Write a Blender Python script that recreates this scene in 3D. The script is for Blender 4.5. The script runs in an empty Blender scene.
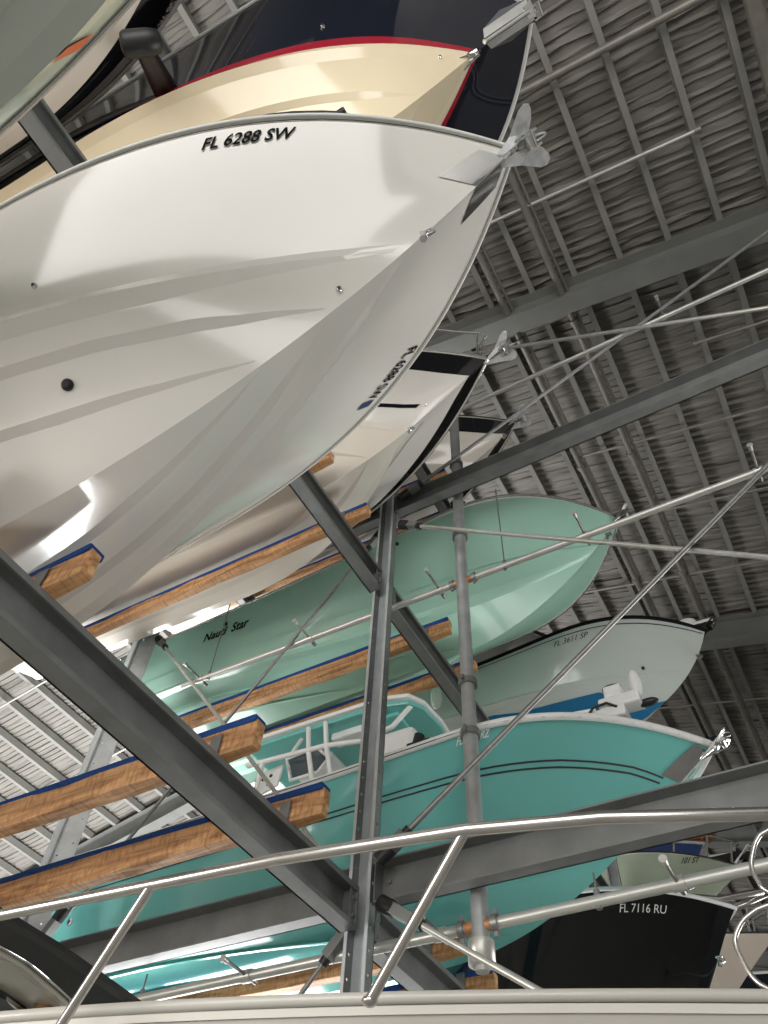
import bpy, math, random
import numpy as np
random.seed(7); rng=np.random.default_rng(7)
sc=bpy.context.scene
COL=bpy.data.collections.new('boat_storage'); sc.collection.children.link(COL)
H=1.6          # the camera stands 1.6 m above the floor; coordinates below are measured from the camera
V3=lambda *a: np.array(a,float)
# ------------------------------------------------------------------ materials
def mat(name,col,rough=.5,metal=0.,coat=0.,noise=0.,nscale=6.,bump=0.,bscale=30.,emit=0.,stretch=None,trans=0.,alpha=1.,rvar=0.):
    m=bpy.data.materials.new(name); m.use_nodes=True; nt=m.node_tree; b=nt.nodes['Principled BSDF']
    b.inputs['Base Color'].default_value=(*col,1); b.inputs['Roughness'].default_value=rough; b.inputs['Metallic'].default_value=metal
    b.inputs['Coat Weight'].default_value=coat; b.inputs['Coat Roughness'].default_value=.05
    b.inputs['Transmission Weight'].default_value=trans; b.inputs['Alpha'].default_value=alpha
    if emit: b.inputs['Emission Color'].default_value=(*col,1); b.inputs['Emission Strength'].default_value=emit
    tc=nt.nodes.new('ShaderNodeTexCoord'); mp=nt.nodes.new('ShaderNodeMapping'); nt.links.new(tc.outputs['Object'],mp.inputs['Vector'])
    if stretch: mp.inputs['Scale'].default_value=stretch
    if noise or rvar:
        n=nt.nodes.new('ShaderNodeTexNoise'); n.inputs['Scale'].default_value=nscale; n.inputs['Detail'].default_value=5; nt.links.new(mp.outputs['Vector'],n.inputs['Vector'])
        if noise:
            r=nt.nodes.new('ShaderNodeValToRGB'); r.color_ramp.elements[0].position=.3; r.color_ramp.elements[1].position=.7
            r.color_ramp.elements[0].color=(*[c*(1-noise) for c in col],1); r.color_ramp.elements[1].color=(*[min(1,c*(1+noise)) for c in col],1)
            nt.links.new(n.outputs['Fac'],r.inputs['Fac']); nt.links.new(r.outputs['Color'],b.inputs['Base Color'])
        if rvar:
            k=nt.nodes.new('ShaderNodeMapRange'); k.inputs['To Min'].default_value=max(0,rough-rvar); k.inputs['To Max'].default_value=rough+rvar
            nt.links.new(n.outputs['Fac'],k.inputs['Value']); nt.links.new(k.outputs['Result'],b.inputs['Roughness'])
    if bump:
        n2=nt.nodes.new('ShaderNodeTexNoise'); n2.inputs['Scale'].default_value=bscale; n2.inputs['Detail'].default_value=4; nt.links.new(mp.outputs['Vector'],n2.inputs['Vector'])
        bp=nt.nodes.new('ShaderNodeBump'); bp.inputs['Strength'].default_value=bump; bp.inputs['Distance'].default_value=.02
        nt.links.new(n2.outputs['Fac'],bp.inputs['Height']); nt.links.new(bp.outputs['Normal'],b.inputs['Normal'])
    if name=='black_vinyl': b.inputs['Specular IOR Level'].default_value=.15
    return m
def wood(name):
    m=mat(name,(.42,.22,.09),.62); nt=m.node_tree; b=nt.nodes['Principled BSDF']
    tc=nt.nodes.new('ShaderNodeTexCoord'); mp=nt.nodes.new('ShaderNodeMapping'); mp.inputs['Scale'].default_value=(.7,7,7); nt.links.new(tc.outputs['Object'],mp.inputs['Vector'])
    n=nt.nodes.new('ShaderNodeTexNoise'); n.inputs['Scale'].default_value=2.2; n.inputs['Detail'].default_value=8; n.inputs['Distortion'].default_value=1.2; nt.links.new(mp.outputs['Vector'],n.inputs['Vector'])
    r=nt.nodes.new('ShaderNodeValToRGB'); e=r.color_ramp.elements; e[0].position=.32; e[0].color=(.24,.11,.045,1); e[1].position=.68; e[1].color=(.72,.42,.20,1)
    k=e.new(.5); k.color=(.54,.285,.125,1)
    nt.links.new(n.outputs['Fac'],r.inputs['Fac'])
    # saw marks and knots
    mp2=nt.nodes.new('ShaderNodeMapping'); mp2.inputs['Scale'].default_value=(9,1,2.5); mp2.inputs['Rotation'].default_value=(0,.5,0); nt.links.new(tc.outputs['Object'],mp2.inputs['Vector'])
    n2=nt.nodes.new('ShaderNodeTexNoise'); n2.inputs['Scale'].default_value=5; n2.inputs['Detail'].default_value=6; nt.links.new(mp2.outputs['Vector'],n2.inputs['Vector'])
    mx=nt.nodes.new('ShaderNodeMix'); mx.data_type='RGBA'; mx.blend_type='MULTIPLY'; mx.inputs[0].default_value=.55
    r2=nt.nodes.new('ShaderNodeValToRGB'); r2.color_ramp.elements[0].position=.35; r2.color_ramp.elements[0].color=(.45,.36,.28,1); r2.color_ramp.elements[1].position=.52
    nt.links.new(n2.outputs['Fac'],r2.inputs['Fac']); nt.links.new(r.outputs['Color'],mx.inputs[6]); nt.links.new(r2.outputs['Color'],mx.inputs[7]); nt.links.new(mx.outputs[2],b.inputs['Base Color'])
    bp=nt.nodes.new('ShaderNodeBump'); bp.inputs['Strength'].default_value=.3; bp.inputs['Distance'].default_value=.01; nt.links.new(n.outputs['Fac'],bp.inputs['Height']); nt.links.new(bp.outputs['Normal'],b.inputs['Normal'])
    return m
def gel(name,col,rough=.13): return mat(name,col,rough,0,.35,noise=.03,nscale=1.2,rvar=.04)
M=dict(
 steel=mat('dark_galvanised_steel',(.185,.193,.19),.45,.3,noise=.16,nscale=4,bump=.05,bscale=60),
 zinc=mat('bright_zinc',(.52,.56,.58),.38,.35,noise=.10,nscale=9),
 rod=mat('dull_rod_steel',(.25,.25,.245),.4,.6,noise=.12,nscale=20),
 riser=mat('riser_pipe',(.42,.44,.445),.36,.5,noise=.14,nscale=9),
 pipe=mat('sprinkler_pipe',(.50,.50,.47),.36,.5,noise=.12,nscale=12,stretch=(.4,3,3)),
 brass=mat('rust_orange_joint',(.42,.20,.09),.5,.3,noise=.3,nscale=20),
 chrome=mat('polished_stainless',(.80,.80,.80),.09,1.,noise=.04,nscale=8),
 satin=mat('satin_stainless',(.58,.56,.53),.24,.95,noise=.06,nscale=10),
 galv=mat('galvanised_anchor',(.50,.51,.51),.5,.5,noise=.15,nscale=22,bump=.1,bscale=80),
 black=mat('black_rubber',(.012,.012,.013),.45,noise=.2,nscale=12),
 decal=mat('black_vinyl',(.006,.006,.007),.8),
 wdecal=mat('white_vinyl',(.85,.85,.83),.35),
 bdecal=mat('blue_sticker',(.02,.03,.12),.35), odecal=mat('orange_sticker',(.75,.12,.02),.4),
 wood=wood('rough_sawn_timber'),
 carpet=mat('blue_bunk_carpet',(.008,.062,.26),.95,noise=.25,nscale=60,bump=.6,bscale=180),
 glass=mat('smoked_acrylic',(.05,.075,.09),.06,0,.5), wglass=mat('grey_windshield',(.26,.28,.27),.12,0,.3),
 clear=mat('clear_curtain',(.75,.9,.88),.05,0,0,trans=.9,alpha=.35),
 wplastic=mat('white_plastic',(.82,.83,.82),.3,noise=.03), wpipe=mat('white_powdercoat',(.86,.87,.86),.22,coat=.3),
 purlin=mat('painted_purlin',(.25,.245,.225),.55,.1,noise=.10,nscale=3), rafter=mat('painted_rafter',(.19,.195,.183),.5,.15,noise=.12,nscale=1.5),
 roofpipe=mat('dusty_roof_pipe',(.24,.225,.20),.45,.35,noise=.15,nscale=4),
 roof=mat('roof_liner',(.20,.188,.168),.62,0,noise=.16,nscale=1.3,bump=.5,bscale=7,stretch=(.8,3,1)),
 concrete=mat('concrete_floor',(.42,.41,.39),.7,noise=.12,nscale=.8), wallm=mat('metal_wall',(.55,.55,.53),.55,noise=.06,nscale=1),
 lamp=mat('lamp_lens',(1.,.97,.90),.4,emit=14.), sky=mat('skylight_sheet',(.38,.52,.75),.3,emit=1.1),
 gwhite=gel('white_gelcoat',(.80,.775,.73)), gpeach=gel('warm_white_gelcoat',(.80,.745,.66)), gcream=gel('cream_gelcoat',(.80,.69,.49)),
 gmint=gel('mint_gelcoat',(.39,.665,.545),.24), gturq=gel('turquoise_gelcoat',(.165,.51,.475)), ggrey=gel('pale_grey_gelcoat',(.56,.61,.58)),
 gblack=mat('black_gelcoat',(.003,.003,.0035),.06,noise=.05,nscale=2), gnavy=gel('navy_gelcoat',(.0035,.005,.014),.05), gred=gel('red_boot_stripe',(.34,.008,.025)),
 gpale=gel('pale_green_gelcoat',(.50,.57,.44)), gsage=gel('sage_gelcoat',(.50,.575,.46)), gbeige=gel('beige_gelcoat',(.54,.47,.40)), gcobalt=gel('cobalt_gelcoat',(.02,.06,.24)),
 gblue=gel('sea_blue_paint',(.008,.15,.33),.3), gdull=gel('grey_green_bottom',(.40,.43,.385),.3), gfg=gel('off_white_gelcoat',(.50,.485,.44),.35),
 ivory=gel('ivory_deck',(.72,.70,.64),.4), dgrey=mat('dark_grey_vinyl',(.035,.037,.04),.75,noise=.1,nscale=15),
 gfg2=mat('glossy_beige_liner',(.46,.44,.38),.16,0,.2,bump=.06,bscale=5),
 brown=mat('brown_thru_hull',(.22,.12,.05),.4))
# ------------------------------------------------------------------ mesh builder
class MB:
    def __init__(s): s.v=[]; s.f=[]; s.m=[]; s.sm=[]
    def add(s,vs,fs,mi=0,smooth=False):
        o=len(s.v); s.v+= [tuple(map(float,p)) for p in vs]
        for f in fs: s.f.append(tuple(i+o for i in f)); s.m.append(mi); s.sm.append(smooth)
    def box(s,lo,hi,mi=0,shear=None):
        x0,y0,z0=lo; x1,y1,z1=hi
        vs=[(x,y,z) for x in (x0,x1) for y in (y0,y1) for z in (z0,z1)]
        if shear: vs=[(x,y,z+shear[0]*(x-shear[1])) for x,y,z in vs]
        s.add(vs,[(0,1,3,2),(4,6,7,5),(0,4,5,1),(2,3,7,6),(0,2,6,4),(1,5,7,3)],mi)
    def obox(s,a,b,w,h,up=(0,0,1),mi=0):
        """box from point a to b, w wide and h high"""
        a=np.array(a,float); b=np.array(b,float); d=b-a; d/=np.linalg.norm(d); sd=np.cross(d,up); sd/=np.linalg.norm(sd); u=np.cross(sd,d)
        vs=[p+sd*i*w/2+u*j*h/2 for p in (a,b) for i in (-1,1) for j in (-1,1)]
        s.add(vs,[(0,1,3,2),(4,6,7,5),(0,4,5,1),(2,3,7,6),(0,2,6,4),(1,5,7,3)],mi)
    def tube(s,pts,r,n=12,mi=0,closed=False,caps=True):
        pts=[np.array(p,float) for p in pts]; k=len(pts); rs=r if hasattr(r,'__len__') else [r]*k
        up=None; rings=[]
        for i in range(k):
            if closed: d=pts[(i+1)%k]-pts[i-1]
            else: d=pts[min(i+1,k-1)]-pts[max(i-1,0)]
            d/=np.linalg.norm(d)+1e-12
            if up is None:
                up=np.cross(d,(0,0,1) if abs(d[2])<.9 else (1,0,0))
            up=up-d*(up@d); up/=np.linalg.norm(up); w=np.cross(d,up)
            rings.append([pts[i]+rs[i]*(math.cos(a)*up+math.sin(a)*w) for a in [2*math.pi*j/n for j in range(n)]])
        vs=[p for R in rings for p in R]; fs=[]
        for i in range(k if closed else k-1):
            a=i*n; b=((i+1)%k)*n
            for j in range(n): fs.append((a+j,a+(j+1)%n,b+(j+1)%n,b+j))
        s.add(vs,fs,mi,True)
        if caps and not closed:
            o=len(s.v); s.add(rings[0],[tuple(range(n-1,-1,-1))],mi); s.add(rings[-1],[tuple(range(n))],mi)
    def ell(s,c,r,n=14,m=8,mi=0,R=None):
        c=np.array(c,float); vs=[];fs=[]
        for i in range(m+1):
            th=math.pi*i/m
            for j in range(n):
                a=2*math.pi*j/n; p=V3(r[0]*math.sin(th)*math.cos(a),r[1]*math.sin(th)*math.sin(a),r[2]*math.cos(th))
                vs.append(c+(R@p if R is not None else p))
        for i in range(m):
            for j in range(n): fs.append((i*n+j,(i+1)*n+j,(i+1)*n+(j+1)%n,i*n+(j+1)%n))
        s.add(vs,fs,mi,True)
    def grid(s,G,mi=0,smooth=True,flip=False):
        """G: rows of points"""
        k=len(G); n=len(G[0]); vs=[p for r in G for p in r]; fs=[]
        for i in range(k-1):
            for j in range(n-1):
                f=(i*n+j,i*n+j+1,(i+1)*n+j+1,(i+1)*n+j); fs.append(f[::-1] if flip else f)
        s.add(vs,fs,mi,smooth)
    def prism(s,poly,d,mi=0):
        """polygon of 3-D points thickened along vector d"""
        poly=[np.array(p,float) for p in poly]; d=np.array(d,float); n=len(poly)
        s.add(poly+[p+d for p in poly],[tuple(range(n-1,-1,-1)),tuple(range(n,2*n))]+[(i,(i+1)%n,n+(i+1)%n,n+i) for i in range(n)],mi)
def link(name,me_or_none,loc,parent=None):
    o=bpy.data.objects.new(name,me_or_none); COL.objects.link(o); o.location=loc
    if parent is not None: o.parent=parent
    return o
def build(mb,name,m,parent=None,base=None,bevel=0.,sharp=None,weld=False):
    """one mesh object; a child takes its root's origin, a top-level mesh the base point given"""
    if parent is not None: org=np.array(parent['org'])
    else: org=np.array(base if base is not None else np.array(mb.v).mean(0)*V3(1,1,0)+V3(0,0,np.array(mb.v)[:,2].min()))
    me=bpy.data.meshes.new(name); me.from_pydata([tuple(np.array(p)-org) for p in mb.v],[],mb.f)
    ms=m if isinstance(m,(list,tuple)) else [m]
    for q in ms: me.materials.append(q)
    me.polygons.foreach_set('material_index',mb.m); me.polygons.foreach_set('use_smooth',mb.sm); me.update()
    if weld:
        import bmesh
        b=bmesh.new(); b.from_mesh(me); bmesh.ops.remove_doubles(b,verts=b.verts,dist=2e-4); bmesh.ops.recalc_face_normals(b,faces=b.faces); b.to_mesh(me); b.free()
    if sharp: me.set_sharp_from_angle(angle=math.radians(sharp))
    o=link(name,me,(0,0,0) if parent is not None else tuple(org+V3(0,0,H)),parent)
    o['org']=[float(q) for q in org]
    if bevel:
        k=o.modifiers.new('bevel','BEVEL'); k.width=bevel; k.segments=2; k.limit_method='ANGLE'
    return o
def root(name,loc,label,cat,group=None):
    o=link(name,None,tuple(np.array(loc,float)+V3(0,0,H))); o['org']=[float(q) for q in loc]; o.empty_display_size=.2
    return tag(o,label,cat,group)
def tag(o,label,cat,group=None):
    o['label']=label; o['category']=cat
    if group: o['group']=group
    return o
def struct(o): o['kind']='structure'; return o
def text_mesh(s,size,shear=0.,bold=0.):
    cu=bpy.data.curves.new('lettering','FONT'); cu.body=s; cu.size=size/.73; cu.shear=shear; cu.offset=bold; cu.resolution_u=3
    ob=bpy.data.objects.new('lettering',cu); COL.objects.link(ob); dg=bpy.context.evaluated_depsgraph_get()
    me=bpy.data.meshes.new_from_object(ob.evaluated_get(dg)); v=np.array([q.co[:] for q in me.vertices]); f=[tuple(p.vertices) for p in me.polygons]
    bpy.data.objects.remove(ob); bpy.data.meshes.remove(me); bpy.data.curves.remove(cu)
    return v,f
# ------------------------------------------------------------------ camera, measured from the vanishing points
MC=np.array([[0.87270832,0.48607422,0.045957],[-0.36704702,0.71523527,-0.59473943],[-0.32195757,0.50216567,0.80260386]])
from mathutils import Matrix
cd=bpy.data.cameras.new('camera'); cam=bpy.data.objects.new('camera',cd); COL.objects.link(cam); sc.camera=cam
cd.sensor_fit='VERTICAL'; cd.sensor_height=36; cd.lens=779.02/1024*36; cd.clip_start=.05; cd.clip_end=300
R=np.stack([MC[0],-MC[1],-MC[2]],1); cam.matrix_world=Matrix([[*R[0],0],[*R[1],0],[*R[2],H],[0,0,0,1]])
sc.view_settings.view_transform='Standard'; sc.view_settings.look='None'; sc.view_settings.gamma=1; sc.view_settings.use_curve_mapping=False
class Hull:
    """Hull surface from a few lines: sheer, chine, keel and stem. t runs bow to stern, v chine to sheer, w keel to chine."""
    def __init__(self, P, flare=.05):
        self.P=P; self.fl=flare
        D=P['D']; self.bz=[np.array(q,float) for q in ((0,0),(P['rho']*.5*D,.5*D),(P['Lk']*P['kap'],D),(P['Lk'],D))]
        self.c0=self.stem(P['tc'])
        self.Bc=P['cb']*P['B']; self.Dc=D-self.Bc*np.tan(P['beta'])
        tt=np.linspace(0,1,60); self._k=np.array([self.stem(a) for a in tt])
    def stem(self,t):
        a,b,c,d=self.bz; return (1-t)**3*a+3*t*(1-t)**2*b+3*t*t*(1-t)*c+t**3*d
    def S(self,t):
        P=self.P; s=P['L']*t**1.5
        y=P['B']*(1-(1-min(s/P['Lb'],1))**P['p1']); z=-P['hd']*(1-(1-min(s/P['Ls'],1))**2)
        return np.array((-s,y,z))
    def cs(self,t): return self.c0[0]+(self.P['L']-self.c0[0])*t**1.5
    def C(self,t):
        P=self.P; s=self.cs(t); u=min((s-self.c0[0])/P['Lc'],1)
        return np.array((-s,self.Bc*(1-(1-u)**P['p2']),-(self.c0[1]+(self.Dc-self.c0[1])*(1-(1-u)**P['p3']))))
    def K(self,t):
        s=self.cs(t); d=np.interp(s,self._k[:,0],self._k[:,1]) if s<self.P['Lk'] else self.P['D']
        return np.array((-s,0.,-d))
    def top(self,t,v):
        a=self.C(t); b=self.S(t); p=a*(1-v)+b*v
        st=self.stem(self.P['tc']*(1-v)); st=np.array((-st[0],0.,-st[1]))
        ch=np.array((-self.c0[0]*(1-v),0.,-self.c0[1]*(1-v)))
        p=p+(st-ch)*(1-t)**6
        g=min(1,t/.12)*max(0,1-t/.8)
        p[1]-=self.fl*np.sin(np.pi*v)*g*self.P['B']
        return p
    def bot(self,t,w):
        return self.K(t)*(1-w)+self.C(t)*w
    def world(self,p,side=-1):
        P=self.P; x,y,z=p[0],p[1]*side,p[2]
        cp,sp=np.cos(P['pitch']),np.sin(P['pitch']); cy,sy=np.cos(P['yaw']),np.sin(P['yaw'])
        X=x*cp-z*sp; Z=x*sp+z*cp
        return np.array((P['tx']+X*cy-y*sy,P['ty']+X*sy+y*cy,P['tz']+Z))
    def at(self,panel,t,v,side): return self.world(self.top(t,v) if panel=='top' else self.bot(t,v),side)
    def frame(self,panel,t,v,side):
        """point, unit direction towards the bow, unit direction up the panel, outward normal, and the lengths of dP/dt and dP/dv"""
        e=1e-3; t0=max(t,2e-3)
        p=self.at(panel,t0,v,side); dt=(self.at(panel,t0+e,v,side)-self.at(panel,t0-e,v,side))/(2*e); dv=(self.at(panel,t0,v+e,side)-self.at(panel,t0,v-e,side))/(2*e)
        lt=np.linalg.norm(dt); lv=np.linalg.norm(dv); n=np.cross(dt,dv); n/=np.linalg.norm(n)
        if n[1]*side<0: n=-n
        return p,-dt/lt,dv/lv,n,lt,lv
# ------------------------------------------------------------------ boats
BOATS={
 'white':dict(tx=-0.020942,ty=1.07843,tz=4.69365,yaw=0.00631033,pitch=0.0564335,L=7.17186,B=1.15757,Lb=3.60132,p1=3.27365,hd=0.535304,Ls=6.55622,D=1.58439,rho=0.7985,Lk=2.86925,kap=0.524763,tc=0.324633,cb=0.84008,Lc=4.06994,p2=2.18352,p3=2.11586,beta=0.346653),
 'band':dict(tx=-1.0763,ty=3.46,tz=7.5284,yaw=0.0238,pitch=0.019,L=6.84,B=1.2408,Lb=4.0924,p1=2.9348,hd=0.4847,Ls=6.44,D=1.2592,rho=1.1114,Lk=2.6073,kap=0.5248,tc=0.4497,cb=0.8792,Lc=2.8335,p2=2.2863,p3=2.1902,beta=0.3737),
 'mint':dict(tx=-0.5734,ty=6.0929,tz=7.5755,yaw=-0.0214,pitch=0.0102,L=6.8,B=1.1499,Lb=1.9743,p1=2.6835,hd=0.2381,Ls=5.7495,D=1.2432,rho=0.8184,Lk=2.0744,kap=0.6588,tc=0.2693,cb=0.8012,Lc=4.9958,p2=1.1,p3=2.6618,beta=0.2406),
 'turq':dict(tx=-0.4187,ty=6.0703,tz=4.2489,yaw=-0.0204,pitch=-0.0058,L=6.45,B=1.2001,Lb=2.0308,p1=2.6016,hd=0.1455,Ls=5.4263,D=1.3457,rho=1.3318,Lk=2.7146,kap=0.5472,tc=0.3996,cb=0.8294,Lc=4.4027,p2=1.681,p3=2.4257,beta=0.2671),
 'blue':dict(tx=-0.1891,ty=8.4999,tz=7.664,yaw=-0.0119,pitch=0.0073,L=6.9374,B=1.1,Lb=2.0308,p1=2.7552,hd=0.3572,Ls=4.583,D=1.3036,rho=0.4267,Lk=2.4696,kap=0.3549,tc=0.3091,cb=0.8696,Lc=3.2304,p2=2.3857,p3=1.9331,beta=0.3666),
 'black':dict(tx=-0.9018,ty=8.5,tz=4.0866,yaw=-0.012,pitch=-0.0112,L=7.0031,B=1.08,Lb=1.7523,p1=2.5878,hd=0.1493,Ls=5.3009,D=1.1683,rho=0.7842,Lk=1.5588,kap=0.2954,tc=0.45,cb=0.86,Lc=4,p2=2,p3=2.2,beta=0.35),
 'navy':dict(tx=0.5463,ty=0.9119,tz=8.0587,yaw=0.0332,pitch=0.0043,L=6.4,B=1.1523,Lb=1.7385,p1=2.6139,hd=0.4277,Ls=4.5803,D=1.7041,rho=1.2595,Lk=2.0829,kap=0.4763,tc=0.2385,cb=0.8233,Lc=3.2812,p2=2.5859,p3=2.0704,beta=0.3527),
 'third':dict(tx=-1.56468,ty=5.98714,tz=10.4865,yaw=0.0140681,pitch=-0.00185264,L=7.00342,B=1.24749,Lb=3.25298,p1=2.31453,hd=0.324618,Ls=5.06644,D=1.07759,rho=0.831591,Lk=2.65915,kap=0.466999,tc=0.45,cb=0.86,Lc=4,p2=2,p3=2.2,beta=0.35),
 'green':dict(tx=1.3111,ty=-1.19931,tz=4.16507,yaw=0.0549748,pitch=0.00419202,L=7.0052,B=1.14829,Lb=4.40826,p1=2.01316,hd=0.40254,Ls=4.92554,D=1.22742,rho=0.742182,Lk=2.43172,kap=0.406172,tc=0.346663,cb=0.90453,Lc=3.0072,p2=2.14425,p3=2.1888,beta=0.361498),
 'dark':dict(tx=-0.3976,ty=-1.4583,tz=7.6712,yaw=0.0341,pitch=0.0011,L=6.1,B=1.1917,Lb=3.1694,p1=2.1419,hd=0.3241,Ls=5.0436,D=1.3275,rho=0.7159,Lk=2.3615,kap=0.3886,tc=0.3189,cb=0.9424,Lc=2.8592,p2=2.3552,p3=2.1737,beta=0.3678),
 'fg':dict(tx=-0.118128,ty=3.42936,tz=1.28661,yaw=0.0298128,pitch=-0.0368941,L=6.99169,B=1.2539,Lb=3.95281,p1=1.86021,hd=0.230488,Ls=4.65728,D=1.35,rho=0.8,Lk=2.6,kap=0.45,tc=0.45,cb=0.86,Lc=4,p2=2,p3=2.2,beta=0.35),
 'pale':dict(tx=-1.1449,ty=13.3045,tz=7.0255,yaw=0.029,pitch=-0.0026,L=6.4,B=1.3149,Lb=2.3415,p1=2.4357,hd=0.1622,Ls=5.2329,D=0.78,rho=0.7122,Lk=2.5588,kap=0.4119,tc=0.45,cb=0.86,Lc=4,p2=2,p3=2.2,beta=0.35),
 'cobalt':dict(tx=-1.8659,ty=15.6874,tz=8.8722,yaw=0.0079,pitch=0.0014,L=6.4,B=1.2423,Lb=3.3093,p1=2.2995,hd=0.2959,Ls=5.1367,D=2.6296,rho=0.7829,Lk=1.2053,kap=0.4111,tc=0.45,cb=0.86,Lc=4,p2=2,p3=2.2,beta=0.35),
 'beige':dict(tx=-0.7378,ty=10.7741,tz=4.7972,yaw=0.0,pitch=-0.003,L=6.4,B=1.05,Lb=3.2923,p1=2.3011,hd=0.2743,Ls=5.1694,D=2.0682,rho=1.3485,Lk=2.8587,kap=0.5981,tc=0.45,cb=0.86,Lc=4,p2=2,p3=2.2,beta=0.35),
}
for _k in ('cobalt','pale','beige'): BOATS[_k]['L']=6.4
class Boat:
    def __init__(s,key,name,label,cat='boat',group=None,top='gwhite',bot=None,bands=(),rail='wplastic',railr=.02,deck='ivory',strakes=(.28,.55),flare=.05,nt=60,paths=()):
        s.P=BOATS[key]; s.h=Hull(s.P,flare); h=s.h; P=s.P; s.key=key
        s.root=root(name,(P['tx']-P['L']/2,P['ty'],P['tz']-P['D']),label,cat,group)
        T=[(i/nt)**1.15 for i in range(nt+1)]; bands=sorted(bands)
        mb=MB(); edges=[0.]; 
        def rows(a,b,n): return [a+(b-a)*i/n for i in range(n+1)]
        def panel(mb,v0,v1,mi=0,off=0.):
            for sd in (-1,1):
                n=max(2,int(round((v1-v0)*16)))
                mb.grid([[h.at('top',t,v,sd) for v in rows(v0,v1,n)] for t in T],mi,True,flip=sd>0)
        v=0.
        for b in bands:
            if b[0]>v: panel(mb,v,b[0],0)
            v=b[1]
        if v<1: panel(mb,v,1.,0)
        for sd in (-1,1):
            mb.grid([[h.at('bot',t,w,sd) for w in rows(0,1,8)] for t in T],1,True,flip=sd<0)
        # spray rails and chine flats
        for off in strakes: s.strake(mb,off)
        for path in paths: s.strake(mb,path)
        s.strake(mb,0.,chine=True)
        # transom
        k=h.at('bot',1,0,1); ring=[h.at('bot',1,w,-1) for w in rows(1,0,4)]+[h.at('bot',1,w,1) for w in rows(0,1,4)][1:]+[h.at('top',1,v,1) for v in rows(0,1,6)][1:]+[h.at('top',1,v,-1) for v in rows(1,0,6)][:-1]
        mb.add(ring,[tuple(range(len(ring)))],0)
        s.hull=build(mb,'hull',[M[top],M[bot or top]],s.root,sharp=24,weld=True)
        for b in bands:
            m2=MB(); panel(m2,b[0],b[1]); build(m2,b[3],M[b[2]],s.root,sharp=24,weld=True)
        m2=MB(); pts=[h.at('top',t,1,-1) for t in T[::-1]]+[h.at('top',t,1,1) for t in T[1:]]
        # the run of the sheer on both sides, meeting at the stem
        m2.tube([p+V3(0,0,-.005) for p in pts],railr,8); build(m2,'rub_rail',M[rail],s.root)
        m3=MB(); G=[]
        for t in T:
            a=h.at('top',t,1,-1); b=h.at('top',t,1,1); G.append([a+(b-a)*q+V3(0,0,-.02+.05*math.sin(math.pi*q)*min(1,np.linalg.norm(b-a))) for q in rows(0,1,6)])
        m3.grid(G,0,True,flip=True); build(m3,'deck',M[deck],s.root)
    def strake(s,mb,off,chine=False):
        h=s.h; n=48
        for sd in (-1,1):
            A=[];B=[];Cc=[]
            for i in range(n+1):
                t=i/n; yc=h.C(t)[1]; o2=off
                if hasattr(off,'__len__'):
                    w_=np.interp(t,[q[0] for q in off],[q[1] for q in off])
                    if t<off[0][0] or yc<.05: continue
                    o2=yc*(1-w_)
                if yc<o2+.012: continue
                if chine:
                    g=min(1,yc/.5); e=.055*g; w=1-e/max(yc,.06)
                    a=h.at('bot',t,w,sd); b=h.at('top',t,.07,sd); c=h.at('bot',t,1,sd)+V3(0,sd*.028*g,-.006*g)
                else:
                    g=min(1,(yc-o2)/.25); d=.022*g; w=1-o2/yc
                    a=h.at('bot',t,max(0,w-d/yc),sd); b=h.at('bot',t,min(1,w+d/yc),sd)
                    fr=h.frame('bot',t,w,sd); nn=fr[3]; nn=nn if nn[2]<0 else -nn
                    c=b+nn*.024*g
                A.append(a);B.append(b);Cc.append(c)
            if len(A)>1:
                mb.grid([[a,c,b] for a,c,b in zip(A,Cc,B)],1,False,flip=sd<0)
    def st(s,t,v): 
        c=s.h.c0[0]*(1-v); return c+(s.P['L']-c)*t**1.5
    def inv(s,x,v):
        c=s.h.c0[0]*(1-v); return (max(x-c,1e-5)/(s.P['L']-c))**(2/3)
    def pt(s,panel,t,v,side,off=0.):
        p,f,u,n,a,b=s.h.frame(panel,t,v,side)
        if panel=='bot' and n[2]>0: n=-n
        return p+n*off
    def text(s,txt,t0,v0,t1,v1,dv,side,m='decal',name='registration_number',shear=0.,bold=.02,panel='top'):
        v,f=text_mesh(txt,1.,shear,bold); x0,x1=v[:,0].min(),v[:,0].max(); a=s.st(t0,v0); b=s.st(t1,v1); mb=MB(); vs=[]
        for q in v:
            xn=(q[0]-x0)/(x1-x0); vv=v0+(v1-v0)*xn+q[1]*dv; vs.append(s.pt(panel,s.inv(a+(b-a)*xn,v0+(v1-v0)*xn),vv,side,.007))
        mb.add(vs,f); return build(mb,name,M[m],s.root)
    def patch(s,poly,side,m,name,panel='top',off=.006,n=8,parent=None):
        """four (t,v) corners"""
        q=[V3(*p) for p in poly]; mb=MB(); 
        G=[[ (lambda tv: s.pt(panel,tv[0],tv[1],side,off))((q[0]*(1-a)+q[1]*a)*(1-b)+(q[3]*(1-a)+q[2]*a)*b) for a in np.linspace(0,1,n)] for b in np.linspace(0,1,n)]
        mb.grid(G); return build(mb,name,M[m],s.root)
    def stripe(s,tv,dv,side,m,name,panel='top',off=.005,mb=None):
        own=mb is None; mb=mb or MB(); tt=[p[0] for p in tv]; vv=[p[1] for p in tv]
        ts=np.linspace(min(tt),max(tt),40); o=np.argsort(tt); vs=np.interp(ts,np.array(tt)[o],np.array(vv)[o])
        mb.grid([[s.pt(panel,t,v-dv,side,off),s.pt(panel,t,v+dv,side,off)] for t,v in zip(ts,vs)])
        return build(mb,name,M[m],s.root) if own else mb
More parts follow.
